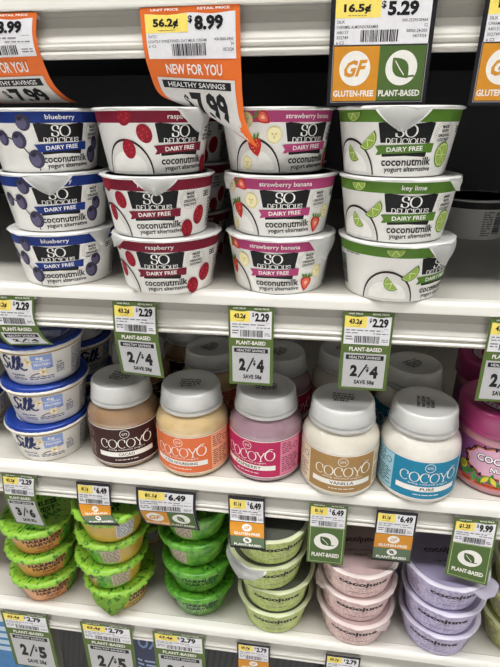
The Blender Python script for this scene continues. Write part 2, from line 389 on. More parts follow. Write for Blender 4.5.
# ------------------------------------------------------------------ coconut yogurt jars, shelf C
JH = .0972
LIDM = M('translucent_white_lid', '#cfcfcd', rough=.38, var=.03, coat=.25, bump=.06)
_b = LIDM.node_tree.nodes['Principled BSDF']; _b.inputs['Subsurface Weight'].default_value = .7; _b.inputs['Subsurface Radius'].default_value = (1, 1, 1); _b.inputs['Subsurface Scale'].default_value = .03
def make_jar(kind, content, panel, info, word, infotext, stamp_rot=0.2):
    t = empty('yogurt_jar', (0, 0, 0))
    prof = [(0, .002), (.030, .0015), (.0340, .0004), (.0362, .0010), (.0385, .0036), (.0396, .0065), (.0398, .009), (.0399, .0535), (.0400, .0552), (.0396, .0590), (.0385, .0628), (.0362, .0668), (.0332, .0702), (.0308, .0728), (.0300, .0748), (.0300, .0800), (0, .0800)]
    mesh_obj('jar_body', lathe(prof, 96), M('jar_content_'+kind, content, rough=.09, var=.06, scale=35, coat=.7, bump=.8, bscale=110, spec=.7), t)
    a = Art(); W = 1000*2*PI*.0402; v0, v1 = 8, 53.5
    a.rect(-W/2, v0, W/2, v1, '#e7e3dc', 0); a.rect(-W/2, v0+.9, W/2, v1-.9, panel, 1)
    for s in (-1, 1):
        u0, u1 = (36, 62) if s > 0 else (-62, -36)
        a.rect(u0, v0+1.8, u1, v1-1.8, info, 2)
        a.fine(u0+2, 36, u1-11, 50, 6, infotext, 3, .3); a.fine(u0+2, 13, u1-2, 33, 8, infotext, 3, .3)
        a.oval(u1-6, 42, 3.6, 3.6, infotext, 3); a.oval(u1-6, 42, 2.9, 2.9, info, 4)
    LT = '#f0ede6'
    a.ribbon(arc(0, 46.3, 4.9, 4.8, 0, 360, 24), .55, LT, 3, True); a.text('GTS', 0, 46.3, 5.8, 2.7, LT, 3, bold=.01)
    a.roman('COCOY', -4.2, 34.4, 48, 11.2, LT, 3, thick=.10, thin=.04)
    a.ribbon(arc(24.8, 36.2, 5, 6, 60, 400, 26), lambda q, dx, dy: .5+.8*abs(dy), LT, 3)
    a.ribbon([(19.8, 36.2), (20.8, 40.6), (24.3, 44), (28.3, 44.2)], lambda q, dx, dy: 1.5*(1-q*.6), LT, 3)
    a.text('living coconut yogurt', 1, 26.6, 40, 2.6, LT, 3, bold=0)
    a.rect(-31, 17.6, 31, 23.6, '#efece6', 3); a.text(word, 0, 20.6, min(40, 3.5*len(word)), 3.6, '#3a3330', 4, bold=.015)
    a.fine(-13, 12.6, 13, 14.6, 1, LT, 3, .05)
    a.build('jar_label', lambda u, v, o: ((.0400+o)*math.sin(u/.0402), -(.0400+o)*math.cos(u/.0402), v), t, du=3)
    lp = [(0, .0805), (.0303, .0805), (.0306, .0742), (.0328, .0742), (.0338, .0746), (.0340, .0765), (.0335, .0776), (.0325, .0784), (.0325, .0790), (.0334, .0800), (.0332, .0815), (.0326, .0822), (.0316, .0935), (.0310, .0957), (.0299, JH), (.0288, JH), (.0279, JH-.0009), (0, JH-.0009)]
    lid = mesh_obj('lid', lathe(lp, 96), LIDM, t)
    a = Art(); kk = '#2b2b2d'
    for i, w in enumerate(('ENJOY BY', '06/12/24', '13:42 LA', 'B2 0417')):
        a.text(w, 0 if i < 3 else -2, 6.6-4.4*i, 22 if i < 3 else 15, 3.5, kk, 1, bold=.04)
    a.build('date_stamp', flat_map(JH-.0009, stamp_rot), lid, du=None)
    return t
def make_cult():
    t = empty('yogurt_jar', (0, 0, 0))
    prof = [(0, .002), (.034, .0015), (.0372, .0004), (.0395, .001), (.0412, .0035), (.0418, .007), (.0418, .055), (.0412, .059), (.0402, .061), (.0402, .066), (0, .066)]
    mesh_obj('jar_body', lathe(prof, 96), M('jar_pink_content', '#c98f9a', rough=.2, var=.06, coat=.6), t)
    a = Art(); W = 1000*2*PI*.0418
    a.rect(-W/2, 8, W/2, 54, M('label_magenta_violet', '#a4527f', rough=.4, col2='#8a4a80', scale=55), 0)
    a.rect(-W/2, 8, W/2, 12.5, '#d9837f', 1)
    cl = lambda k, n=40: [(3+(26*k)*math.cos(2*PI*i/n)*(1+.06*math.sin(9*2*PI*i/n)), 36+(15*k)*math.sin(2*PI*i/n)*(1+.07*math.sin(9*2*PI*i/n))) for i in range(n)]
    a.poly(cl(1.13), '#2a1a22', 1); a.poly(cl(1.06), '#c2632f', 2); a.poly(cl(.97), '#d9a6bf', 3)
    for i in range(16):
        t_ = 2*PI*i/16; a.oval(3+27.5*math.cos(t_), 36+16*math.sin(t_), 2.4, 1.4, '#231720', 3, t_, 8)
    for i in range(9): leaf(a, -24+5.5*i, 17+3*math.sin(i*1.7), 13, 5, .5+.9*((i % 3)-1), '#3f7a35' if i % 2 else '#58954a', 4)
    a.oval(-26, 24, 5.2, 5.2, '#23301c', 4); a.oval(-26, 24, 4.7, 4.7, '#c8c33c', 5); a.fine(-29, 21.5, -23, 27, 4, '#4c5a20', 6, .2)
    for cx in (-2, 6, 14): leaf(a, cx, 17, 11, 4.5, .9 if cx < 5 else 2.2, '#d9c93a', 6)
    a.rect(-26, 9, -15, 13.5, '#d5542f', 3); a.text('VEGAN', -20.5, 11.2, 8, 2, '#3a1a14', 4); a.rect(-12, 9, 22, 13, '#d5542f', 3); a.fine(-10, 10, 20, 12, 1, '#3a1a14', 4, .05)
    a.text('COCO', 2, 39.5, 32, 9, '#1d1418', 4, bold=.09); a.text('COCO', 2, 39.8, 30.5, 7.4, '#f2eef0', 5, bold=.03)
    a.text('NUT', 8, 29.5, 15, 6.5, '#1d1418', 4, bold=.08); a.text('NUT', 8, 29.7, 14, 5.2, '#f2eef0', 5, bold=.03)
    a.ribbon(arc(-37, 14, 4, 3, 0, 360, 16), .8, '#e8d9e2', 3, True); a.fine(-60, 14, -44, 40, 9, '#4a2040', 1)
    a.build('jar_label', lambda u, v, o: ((.0419+o)*math.sin(u/.0419), -(.0419+o)*math.cos(u/.0419), v), t, du=3)
    LM = M('magenta_lid', '#9e3069', rough=.3, var=.05, coat=.3)
    lp = [(0, .0665), (.0404, .0665), (.0408, .0622), (.0438, .0622), (.0446, .0630), (.0447, .0665), (.0442, .0675), (.0442, .0682), (.0446, .069), (.0445, .0835), (.0438, .0858), (.042, .0868), (.040, .0868), (.0385, .0858), (0, .0858)]
    lid = mesh_obj('lid', lathe(lp, 96), LM, t)
    a = Art(); a.oval(0, 0, 29, 29, '#3a1c30', 1, n=48); a.oval(0, 0, 27.2, 27.2, '#b9a3ae', 2, n=48); a.oval(0, 0, 19, 19, '#8d2f63', 3, n=40)
    for i in range(30):
        q = 2*PI*i/30; a.ribbon([(20.5*math.cos(q), 20.5*math.sin(q)), (25.5*math.cos(q+.05), 25.5*math.sin(q+.05))], 1.6, '#4a3542', 3)
    a.build('lid_print', flat_map(.0858), lid, du=None)
    return t

# ------------------------------------------------------------------ leafy cups, shelf D
LEAFL = M('lime_leaf_foil', '#3f8024', rough=.36, col2='#93c640', scale=190, det=5, ramp=(.36, .45), bump=.5, bscale=140)
LEAFB = M('green_leaf_print', '#40802a', rough=.3, col2='#74ab40', scale=90, det=3, ramp=(.42, .56), coat=.4)
LEAFG = M('green_leaf_foil', '#3c7f24', rough=.32, col2='#5fa032', scale=170, det=4, ramp=(.40, .55), bump=.4, bscale=140)
HH = .0413
def make_leafy(kind, body, words):
    t = empty('yogurt_cup', (0, 0, 0))
    prof = [(0, .001), (.031, .001), (.032, .0002), (.0330, .0002), (.0338, .0014), (.0425, .0375), (.0446, .0380), (.0449, .0388), (.0446, .0398), (0, .0398)]
    mesh_obj('cup_body', lathe(prof), LEAFB if kind == 'green' else M('cup_'+kind, body, rough=.3, var=.08, scale=50, coat=.4), t)
    a = Art(); W = 1000*2*PI*.038
    a.rect(-W/2, 1.2, W/2, 36.8, LEAFB if kind == 'green' else MC['cup_'+kind], -1)
    if kind != 'green':
        a.rect(-W/2, 33, W/2, 36.5, LEAFB, 0); a.rect(26, 1.5, 62, 36, LEAFB, 1)
        for i in range(26): leaf(a, rnd.uniform(20, 34), rnd.uniform(3, 34), 9, 3, rnd.uniform(0, 3), '#55a52c' if i % 2 else '#2f7f1e', 2)
        for i in range(14): leaf(a, rnd.uniform(-40, 22), rnd.uniform(29, 33), 8, 3, rnd.uniform(-.6, .6), '#55a52c' if i % 2 else '#2f7f1e', 2)
    dk = '#3a2a22' if kind != 'green' else '#173d14'
    a.text('HARMLESS', -1, 25.6, 46, 6.4, dk, 3, bold=.04); a.text('HARVEST', 0, 18, 40, 6.4, dk, 3, bold=.04)
    a.text(words, 1, 10.0, 2.0*len(words)+9, 4.6, dk, 3, bold=.01); a.fine(-13, 3.5, 15, 6.2, 1, dk, 3, .05)
    a.rect(-66, 6, -44, 30, '#cfcfd4', 2); a.fine(-65, 7, -45, 29, 8, '#5d5d63', 3, .15)
    a.rect(44, 6, 66, 30, '#c9b9a8', 3); a.fine(45, 7, 65, 29, 8, '#5d5348', 4, .15)
    if kind == 'green': a.barcode(-34-30, 8, -64+14, 32, '#c9d3c2', 5, horiz=True)
    a.build('label', cone_map(.0338, .0425, .0375, .038), t, du=3)
    R = .0458
    sk = random.Random(hash(kind) % 97 if False else len(words))
    ph = [sk.uniform(0, 6.28) for _ in range(4)]
    prof = [(0, HH-.0012), (.0440, HH-.0012), (R-.0008, HH-.0028), (R+.0002, HH-.0056), (R+.0006, HH-.0053), (R, HH-.0024), (R-.0012, HH-.0006), (R-.003, HH), (.0405, HH), (.0398, HH-.0006), (0, HH-.0006)]
    def wob(k, a, r, z):
        amp = .3 if kind == 'green' else 1
        w = amp*(.0012*math.sin(5*a+ph[0])+.0007*math.sin(13*a+ph[1])); c = amp*(.0006*math.sin(31*a+ph[2])+.0005*math.sin(19*a+ph[3]))
        if k in (3, 4): return r+c*1.3, z+w
        if k in (2, 5): return r+c*.6, z+w*.3
        return r, z
    lid = mesh_obj('foil_lid', lathe(prof, 140, wob=wob), LEAFG if kind == 'green' else LEAFL, t)
    a = Art()
    for i in range(70):
        q = rnd.uniform(0, 2*PI); rr = rnd.uniform(14, 39); leaf(a, rr*math.cos(q), rr*math.sin(q), rnd.uniform(7, 13), 2.6, q+rnd.uniform(-.5, .5), ('#2b6d1c', '#7cc62c', '#48962a')[i % 3], 1+(i % 3)*.3)
    a.text('HARMLESS', 0, 9, 48, 10, '#153a12', 3, bold=.03); a.text('HARVEST', 0, -4, 42, 10, '#153a12', 3, bold=.03); a.text(words, 0, -17, 22, 5.5, '#153a12', 3)
    a.build('lid_print', flat_map(HH-.0006), lid, du=None)
    return t

# ------------------------------------------------------------------ pastel cups, shelf D
CH = .0415
def make_coco(kind, c1, c2, lidc, facec):
    t = empty('yogurt_cup', (0, 0, 0))
    prof = [(0, .001), (.034, .001), (.0352, .0002), (.0366, .0003), (.0377, .0016), (.0380, .003), (.0455, .0375), (.0470, .0385), (.0473, .0392), (.0470, .0402), (0, .0402)]
    mesh_obj('cup_body', lathe(prof), M('cup_'+kind, c1, rough=.42, col2=c2, scale=300, det=5, ramp=(.40, .56)), t)
    a = Art(); dk = '#33262b'
    a.rect(-1000*PI*.0415, 1.5, 1000*PI*.0415, 37, MC['cup_'+kind], -1)
    a.text('cocojune', 0, 26.6, 55, 9.4, dk, 2, bold=.045)
    a.fine(-9, 18.5, 9, 20.6, 1, '#7a6870', 2, .05); a.text('organic', 0, 15.3, 9, 2, '#7a6870', 2, bold=0); a.fine(-17, 9.5, 17, 12, 1, '#6d5b63', 2, .05)
    for s in (-1, 1): a.fine(s*52-13, 8, s*52+13, 30, 8, '#84747c', 2, .2)
    a.build('label', cone_map(.0379, .0455, .0375, .0415), t, du=3)
    RIM = M('pale_rim_'+kind, lidc, rough=.3, var=.04, scale=40, coat=.3)
    lid = foil_lid(t, .0478, CH, mat=RIM, sag=.0008)
    a = Art(); q = M('lid_face_'+kind, facec, rough=.4, var=.08, scale=90, det=4); a.oval(0, 0, 46.4, 46.4, q, 0, n=60)  # face colour darkened: shade under the shelf above is put into it
    a.text('cocojune', 0, 8, 46, 11, '#4a3b44', 2, bold=.03); a.text('organic coconut', 0, -7, 34, 4, '#5d4d57', 2); a.text('yogurt', 0, -14, 16, 4.5, '#5d4d57', 2)
    a.build('lid_print', flat_map(CH-.0004), lid, du=None)
    return t

# ------------------------------------------------------------------ price tags
def price_tag(rows, W, L, border, unit, price, promo, label, group=None, sku=None, margin=1.2, save='SAVE 58¢', deal='2/$4'):
    """rows: [(fraction down, left xyz, right xyz)...]"""
    cen = Vector(((rows[0][1][0]+rows[0][2][0])/2, rows[0][1][1], rows[0][1][2]+Z0))
    t = empty('price_tag', cen); tag(t, label, 'price tag', group)
    fr = [r[0] for r in rows]
    def lerp_rows(f, side):
        n = len(rows)
        if f <= 0: i = 0
        else:
            i = 0
            while i < n-2 and f > fr[i+1]: i += 1
        p = [Vector(rows[max(0, min(n-1, k))][side]) for k in (i-1, i, i+1, i+2)]
        if i == 0: p[0] = p[1]*2-p[2]
        if i >= n-2: p[3] = p[2]*2-p[1]
        s = (f-fr[i])/(fr[i+1]-fr[i])
        m1 = (p[2]-p[0])*.5; m2 = (p[3]-p[1])*.5
        return (2*s**3-3*s*s+1)*p[1]+(s**3-2*s*s+s)*m1+(-2*s**3+3*s*s)*p[2]+(s**3-s*s)*m2
    def fm(u, v, o):            # u across from the middle, v up from the bottom (metres)
        f = 1-v/(L/1000); s = u/(W/1000)+.5
        a, b = lerp_rows(f, 1), lerp_rows(f, 2)
        d = lerp_rows(min(1, f+.02), 1)-lerp_rows(max(0, f-.02), 1); nrm = d.cross(b-a)
        nrm.normalize()
        P = a+(b-a)*s+nrm*(o*2.5 if bent else o); P.z += Z0
        return P-cen
    bc = {'green': '#53692f', 'orange': '#dd6c2c', 'black': '#1b1a20'}[border]
    bent = len(rows) > 2 or abs((Vector(rows[1][1])-Vector(rows[0][1]))[1]-(Vector(rows[1][2])-Vector(rows[0][2]))[1]) > .001
    ND = 2.5 if bent else None
    NU = 3 if bent else None
    hw = W/2; pw = W*.045; top = L
    # card
    a = Art(); a.rect(-hw, 0, hw, top, bc, -1)
    a.build('card', fm, t, du=NU or 30, dv=ND or 30)
    P = 31 if W < 55 else 32           # price part height
    if promo == 'split': P = 32
    y1 = top-.06*P; y0 = top-P
    a = Art(); k = W/43
    iw = hw-pw
    wave = []
    for i in range(17):
        s = i/16; wave.append((iw-2*iw*s, y1-2.0-1.1*abs(math.sin(s*2*PI))**2*(1 if border != 'black' else .4)))
    a.poly([(-iw, y0), (iw, y0)]+wave, '#e2e1e6', 1)
    a.poly([(-iw, y0+.52*P), (-.02*W, y0+.52*P), (-.02*W, y1-2.3), (-.22*W, y1-3), (-iw, y1-2.1)], '#f1dc6e', 2)
    if border != 'black':
        a.text('UNIT PRICE', -.25*W, y1+.1, .28*W, 1.5, WHITE, 2, bold=.02); a.text('RETAIL PRICE', .24*W, y1+.1, .32*W, 1.5, WHITE, 2, bold=.02)
    dk = '#17171a'
    a.text(unit, -.245*W, y0+.69*P, (.041 if unit.count('1') > 1 else .052)*len(unit)*W, .19*P, dk, 3, bold=.045)
    a.fine(-.33*W, y0+.55*P, -.15*W, y0+.58*P, 1, '#8d7a35', 3, .05)
    pc, pw2 = (.19, .29) if W > 55 else (.245, .31)
    a.text('$', (pc-pw2/2-.04)*W, y0+.75*P, .045*W, .15*P, dk, 3, bold=.03)
    a.text(price, pc*W, y0+.68*P, pw2*W, .28*P, dk, 3, bold=.05)
    if sku:
        for i, w in enumerate(sku[0]): a.text(w, -iw+1.5+.55*len(w)*1.25, y0+.45*P-i*.10*P, len(w)*1.38, 1.9, '#3a3a3e', 3, bold=.005)
        for i, w in enumerate(sku[1]): a.text(w, iw-1.5-len(w)*.6, y0+.46*P-i*.10*P, len(w)*1.15, 1.9, '#3a3a3e', 3, bold=.005)
        a.barcode(-.2*W, y0+.06*P, .16*W, y0+.29*P, dk, 3)
    else:
        a.fine(-iw+1.5, y0+.40*P, .30*W, y0+.48*P, 1, '#77777d', 3, .2); a.fine(-iw+1.5, y0+.32*P, -.12*W, y0+.39*P, 1, '#77777d', 3, .2)
        a.fine(.12*W, y0+.32*P, iw-1.5, y0+.38*P, 1, '#66666c', 3, .05); a.fine(.32*W, y0+.48*P, iw-2, y0+.51*P, 1, '#77777d', 3, .1)
        a.fine(-iw+1.5, y0+.12*P, -.27*W, y0+.28*P, 2, '#66666c', 3, .2)
        a.barcode(-.24*W, y0+.05*P, .27*W, y0+.27*P, dk, 3); a.fine(.30*W, y0+.08*P, iw-1, y0+.2*P, 2, '#77777d', 3, .2)
    x0_, x1_ = rows[0][1][0], rows[0][2][0]; zz = rows[0][1][2]; z2 = rows[0][2][2]
    st = mesh_obj('mounting_strip', box(x0_+.002-cen.x, x1_-.002-cen.x, .0014-cen.y if cen.y > 0 else .0001, .0090-cen.y, min(zz, z2)-.004+Z0-cen.z, min(zz, z2)-.0015+Z0-cen.z), M('clear_strip_plastic', '#cfcdc8', rough=.2), t, smooth=False)
    a.build('price_panel', fm, t, du=NU, dv=ND)
    a = Art(); yb = y0-.6; GR = '#4d6633'; OR = '#cc8a2a'; LW = '#e6e4df'
    def leaf_icon(cx, cy, r, bg):
        a.oval(cx, cy, r*1.15 if W < 55 else r, r, LW, 3, n=28)
        leaf(a, cx-.05*r, cy+.03*r, 1.5*r, .95*r, -.8, bg, 4)
        a.ribbon([(cx-.5*r, cy+.5*r), (cx-.1*r, cy-.1*r), (cx+.3*r, cy-.45*r), (cx+.75*r, cy-.42*r)], r*.1, bg, 5)
        a.ribbon([(cx-.4*r, cy+.35*r), (cx, cy-.1*r), (cx+.2*r, cy-.35*r)], r*.06, LW, 6)
    def gf_icon(cx, cy, r):
        a.oval(cx, cy, r*1.2 if W < 55 else r, r, LW, 3, n=28); a.text('GF', cx, cy, r*1.25, r*.85, OR, 4, bold=.03, shear=.3, rot=.08)
    if promo in ('deal', 'new'):
        bandh = 8*min(k, 1.35) if promo == 'deal' else 13; bk = min(k, 1.35) if promo == 'deal' else 1.25
        if promo == 'deal': a.text('PLANT-BASED', 0, yb-bandh/2, W*.66, 4*bk, LW, 3, bold=.03)
        else: a.text('NEW FOR YOU', 0, yb-bandh*.5, W*.6, 7.5, LW, 3, bold=.02)
        bt = yb-bandh; bb = 2.6
        a.rect(-iw+2*k*.6, bb, iw-2*k*.6, bt, '#b9b9bb' if promo == 'deal' else '#cfcdcb', 2)
        a.rect(-iw*.84, bt-6.2*bk, iw*.84, bt-1.7, dk, 3)
        a.text('HEALTHY SAVINGS', 0, bt-.85-3.1*bk, iw*1.4, 2.7*bk if promo == 'deal' else 3.8, '#d5d5d6', 4, bold=.015)
        h = bt-6.2*bk-bb
        if promo == 'deal':
            a.text(deal[0], -.2*W, bb+h*.60, W*.15, h*.42, dk, 3, bold=.06); a.ribbon([(-.10*W, bb+h*.36), (.06*W, bb+h*.84)], 1.5*k, dk, 3); a.text('$', .075*W, bb+h*.66, W*.06, h*.2, dk, 3, bold=.05); a.text(deal[-1], .21*W, bb+h*.57, W*.17, h*.44, dk, 3, bold=.06)
            a.text(save, .03*W, bb+h*.18, W*.42, h*.18, dk, 3, bold=.04)
        else:
            a.text('$', -.17*W, bb+h*.66, .06*W, h*.42, dk, 3, bold=.03); a.text('7.99', .10*W, bb+h*.60, .42*W, h*.68, dk, 3, bold=.045)
    elif promo == 'split':
        y = 3.2
        a.rect(-hw+2.6, y-1.1, hw-2.6, yb+1.0, '#8c8a90', 1); a.rect(-hw+3.2, y-.5, hw-3.2, yb+.5, bc, 2)
        a.rect(-hw+3.6, y, 0, yb, OR, 3); a.rect(0, y, hw-3.6, yb, GR, 3)
        hh = yb-y
        a.oval(-.235*W, y+hh*.60, W*.155, hh*.32, LW, 4, n=28); a.text('GF', -.235*W, y+hh*.60, W*.21, hh*.3, OR, 5, bold=.035, shear=.35, rot=.06)
        cx, cy, r = .225*W, y+hh*.60, hh*.32
        a.oval(cx, cy, W*.155, r, LW, 4, n=28); leaf(a, cx-.05*r, cy, 1.55*r, 1.0*r, -.85, GR, 5)
        a.ribbon([(cx-.5*r, cy+.3*r), (cx-.1*r, cy-.2*r), (cx+.3*r, cy-.5*r), (cx+.85*r, cy-.45*r)], r*.11, GR, 6); a.ribbon([(cx-.4*r, cy+.4*r), (cx-.05*r, cy-.1*r), (cx+.2*r, cy-.4*r)], r*.06, LW, 7)
        a.text('GLUTEN-FREE', -.235*W, y+hh*.14, W*.41, hh*.12, LW, 4, bold=.03); a.text('PLANT-BASED', .225*W, y+hh*.14, W*.41, hh*.12, LW, 4, bold=.03)
    elif promo == 'stack':
        y = 3; m_ = y+(yb-y)*.46
        a.rect(-iw-.6, m_, iw+.6, yb, OR, 2); a.rect(-iw-.6, y, iw+.6, m_, '#5a6b52', 2)
        h1 = yb-m_; h2 = m_-y
        gf_icon(0, m_+h1*.64, h1*.27); a.text('GLUTEN-FREE', 0, m_+h1*.2, W*.72, h1*.2, LW, 3, bold=.03)
        leaf_icon(0, y+h2*.66, h2*.28, '#4c5c46'); a.text('PLANT-BASED', 0, y+h2*.2, W*.76, h2*.22, LW, 3, bold=.03)
    elif promo == 'plant':
        y = 3; a.rect(-hw+2.2, y-.8, hw-2.2, yb+.3, '#a9b78a', 1); a.rect(-hw+2.9, y-.1, hw-2.9, yb-.4, GR, 2)
        hh = yb-y; leaf_icon(0, y+hh*.60, hh*.24, '#41582a'); a.text('PLANT-BASED', 0, y+hh*.2, W*.74, hh*.12, LW, 3, bold=.035)
    a.build('promotion_panel', fm, t, du=NU, dv=ND)
    return t
def hang(x0, x1, z, L, dxb=0, yb=.0012, tilt=0):
    y = .0012
    return [(0, (x0, y, z), (x1, y, z+tilt)), (1, (x0+dxb, yb, z-L), (x1+dxb, yb, z-L+tilt))]

# ================================================================== THE SETTING
X0, X1, YB = -.95, .75, .58
wb = mesh_obj('wall_back', box(X0, X1, YB, YB+.03, .1, Z0+.7), M('dark_case_liner', '#1b1d24', rough=.5, var=.2, scale=8), smooth=False); wb['kind'] = 'structure'
fl = mesh_obj('floor', box(-3, 3, -3, .7, -.05, 0), M('shop_floor', '#d4d2cf', rough=.5, var=.06, scale=4), smooth=False); fl['kind'] = 'structure'
ce = mesh_obj('ceiling', box(-3, 3, -3, .7, 3.4, 3.45), M('shop_ceiling', '#c9c9c6', rough=.8, var=.04, scale=5), smooth=False); ce['kind'] = 'structure'
wf = mesh_obj('wall_front', box(-3, 3, -3.05, -3, 0, 3.4), M('opposite_aisle_wall', '#d6d5d2', rough=.7, var=.08, scale=3), smooth=False); wf['kind'] = 'structure'
WM = M('white_enamel_steel', '#e8e6e0', rough=.34, var=.035, scale=7, coat=.1, bump=.03, bscale=60)
DM = M('greyed_enamel_deck', '#cfccc4', rough=.42, var=.05, scale=6, bump=.03, bscale=60)
RM = M('white_price_rail_plastic', '#cfccc5', rough=.28, var=.04, scale=9, coat=.15)
def shelf(zt, label, under='pale_shelf_underside'):
    t = empty('shelf', ((X0+X1)/2, .0, zt)); tag(t, label, 'shelf', None)
    cx = (X0+X1)/2; w = (X1-X0)/2-.005
    deck = extrude_x([(.0125, 0), (YB-.002, 0), (YB-.002, -.012), (.0125, -.012)], -w, w)
    mesh_obj('deck', deck, DM, t, smooth=False)
    mesh_obj('underside', box(-w, w, .0130, YB-.002, -.0135, -.0122), M(under, '#16171b' if under.startswith('dark') else '#cfccc4', rough=.6, var=.1, scale=12), t, smooth=False)  # shelf A: shade painted near-black; other shelves keep the deck colour
    # rounded front nose of the deck
    nose = [(.0120, -.0001), (.0045, 0)]+[(.0045-.0045*math.sin(a), -.0045+.0045*math.cos(a)) for a in [PI/2*i/6 for i in range(1, 7)]]+[(0, -.0100), (.0006, -.0112), (.0120, -.0112)]
    mesh_obj('front_nose', extrude_x(nose, -w, w), WM, t, smooth=False)
    def ridge(y, z0, z1, h, n=6): return [(y-h*math.sin(PI*i/n), z0+(z1-z0)*i/n) for i in range(n+1)]
    rail = [(.0096, -.0113), (.0096, -.0215), (.0088, -.0228), (.0046, -.0320)]+ridge(.0046, -.0336, -.0368, .0016)+[(.0052, -.0376)]+ridge(.0046, -.0384, -.0426, .0022)+[(.0056, -.0434), (.0115, -.0434), (.0115, -.0113)]
    mesh_obj('price_rail', extrude_x(rail, -w, w), RM, t, smooth=False)
    mesh_obj('rail_shade_strip', box(-w, w, .0088, .0097, -.0218, -.0114), M('painted_rail_shade', '#96938c', rough=.35, var=.06, scale=14), t, smooth=False)  # shade below the nose, painted as a grey strip on the upper rail
    mesh_obj('rail_shade_step', box(-w, w, .0080, .0089, -.0150, -.0114), M('painted_rail_shade', '#96938c'), t, smooth=False)  # second step of the same painted shade, close under the nose
    return t
shelf(SA, 'topmost white steel shelf edge with two orange tags hanging from it', 'dark_painted_shade_underside')
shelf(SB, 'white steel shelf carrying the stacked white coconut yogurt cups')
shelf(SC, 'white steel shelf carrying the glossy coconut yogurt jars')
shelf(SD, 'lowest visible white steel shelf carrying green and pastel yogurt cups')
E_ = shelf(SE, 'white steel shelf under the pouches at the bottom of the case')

# ================================================================== SHELF B
def face(X, Y, off): return math.atan2(-X, .4158+Y)+math.radians(off)
def lid_of(t): return [c for c in t.children if c.name.startswith('foil_lid')][0]
proto = {f: make_so(f) for f in FLAV}
used = set()
def inst(pd, key):
    if key not in used: used.add(key); return pd[key]
    return copy_tree(pd[key])
def drop_tab(t):
    for c in list(lid_of(t).children):
        if c.name.startswith('pull_tab'): bpy.data.objects.remove(c)
so_spec = [
 ('blueberry', [(-.245, .0405, -12, (40, 16, .014)), (-.2458, .041, 0, (-8, 25, .016)), (-.2468, .0377, 15, None)]),
 ('raspberry', [(-.1383, .0299, -10, (-62, 16, .008)), (-.1425, .0274, -7, (-3, 22, .013)), (-.1437, .0304, 27, (47, 26, .017))]),
 ('strawberry banana', [(-.0349, .0426, -7, (52, 24, .020)), (-.0359, .0451, 5, (-68, 20, .012)), (-.0410, .0532, 35, None)]),
 ('key lime', [(.0672, .0358, 56, (57, 26, .018)), (.064, .0343, 15, (62, 14, .009)), (.0592, .0373, 9, (4, 25, .016))]),
]
POS = ['lowest in its stack', 'middle of its stack', 'topmost in its stack']
NOTE = {('blueberry', 1): ' with foil tab hanging over its logo', ('raspberry', 1): ' with crumpled foil tab over its logo', ('strawberry banana', 0): ' with foil tab hanging at right', ('key lime', 0): ' turned so its bar code shows', ('key lime', 2): ' with foil tab hiding the flavour name', ('raspberry', 2): ' partly behind an orange tag'}
for fl_, cups in so_spec:
    made = []
    for i, (x, y, off, tab) in enumerate(cups):
        t = inst(proto, fl_)
        made.append((t, tab, x, y, off, i))
    for t, tab, x, y, off, i in made:
        fc = face(x, y, off); t.location = (x, y, SB+i*.0505+.0001); t.scale = (1, 1, 1.030); t.rotation_euler = (0, 0, fc)
        tag(t, '%s coconut yogurt cup %s%s' % (fl_, POS[i], NOTE.get((fl_, i), '')), 'yogurt cup', 'coconut yogurt cups on the upper shelf')
        if tab:
            ca = face(x, y, tab[0])-fc
            pull_tab(SOR+.0008, SOH-.0010, ca, tab[1], tab[2], .0022, FOIL, lid_of(t), skew=0)
# back rows
def clone_plain(key, x, y, z, rz, label, group):
    t = inst(proto, key) if key == 'vanilla' else copy_tree(proto[key])
    drop_tab(t); t.scale = (1, 1, 1.030); t.location = (x, y, z); t.rotation_euler = (0, 0, rz); tag(t, label, 'yogurt cup', group); return t
for i in range(3):
    for key, x, y in (('raspberry', -.150, .150), ('strawberry banana', -.046, .165)):
        clone_plain(key, x, y, SB+i*.0505+.0001, face(x, y, 20-15*i), 'shaded %s yogurt cup behind the front stack, %s' % (key, ('lowest', 'middle', 'topmost')[i]), 'coconut yogurt cups in the second row')
clone_plain('vanilla', .2, .285, SB+.0001, face(.2, .285, 165), 'dim white yogurt cup alone at the back right, small print showing', 'coconut yogurt cups in the second row')

# ================================================================== SHELF C
sproto = make_silk()
for i, (x, y) in enumerate([(-.3028, .0479), (-.2983, .0498), (-.2979, .0498)]):
    t = sproto if i == 0 else copy_tree(sproto)
    t.location = (x, y, SC+i*.0488+.0001); t.rotation_euler = (0, 0, face(x, y, (-17, -14, -19)[i]))
    tag(t, 'cream vanilla yogurt cup with blue foil lid %s' % POS[i], 'yogurt cup', 'blue lidded yogurt cups')
for i in range(3):
    t = copy_tree(sproto); t.location = (-.314, .156, SC+i*.0488+.0001); t.rotation_euler = (0, 0, .9+.4*i)
    tag(t, 'shaded blue lidded yogurt cup behind the front stack, %s' % ('lowest', 'middle', 'topmost')[i], 'yogurt cup', 'blue lidded yogurt cups')
for i in range(2):
    t = copy_tree(sproto); t.location = (-.427, .075, SC+i*.0488+.0001); t.rotation_euler = (0, 0, 1.6+.3*i)
    tag(t, ('blue lidded yogurt cup cut off at the left frame edge, on shelf', 'blue lidded yogurt cup at the left frame edge, upper one')[i], 'yogurt cup', 'blue lidded yogurt cups')
JK = {
 'cacao': ('#94775a', '#3a1a18', '#432420', 'CACAO', '#a08a80', -.5),
 'orange': ('#cdb182', '#dd7040', '#eba482', 'ULTRA NOURISHING', '#5a2a1a', .25),
 'pink': ('#987a86', '#b8245a', '#d9809c', 'RASPBERRY', '#5a1a30', .2),
 'vanilla': ('#d8d2c4', '#a5814f', '#dccfb5', 'VANILLA', '#7a5a4a', -.1),
 'pure': ('#dedad2', '#1b81a6', '#9cc6d6', 'PURE', '#1c4a60', 1.3),
}
jars = {k: make_jar(k, *v) for k, v in JK.items()}
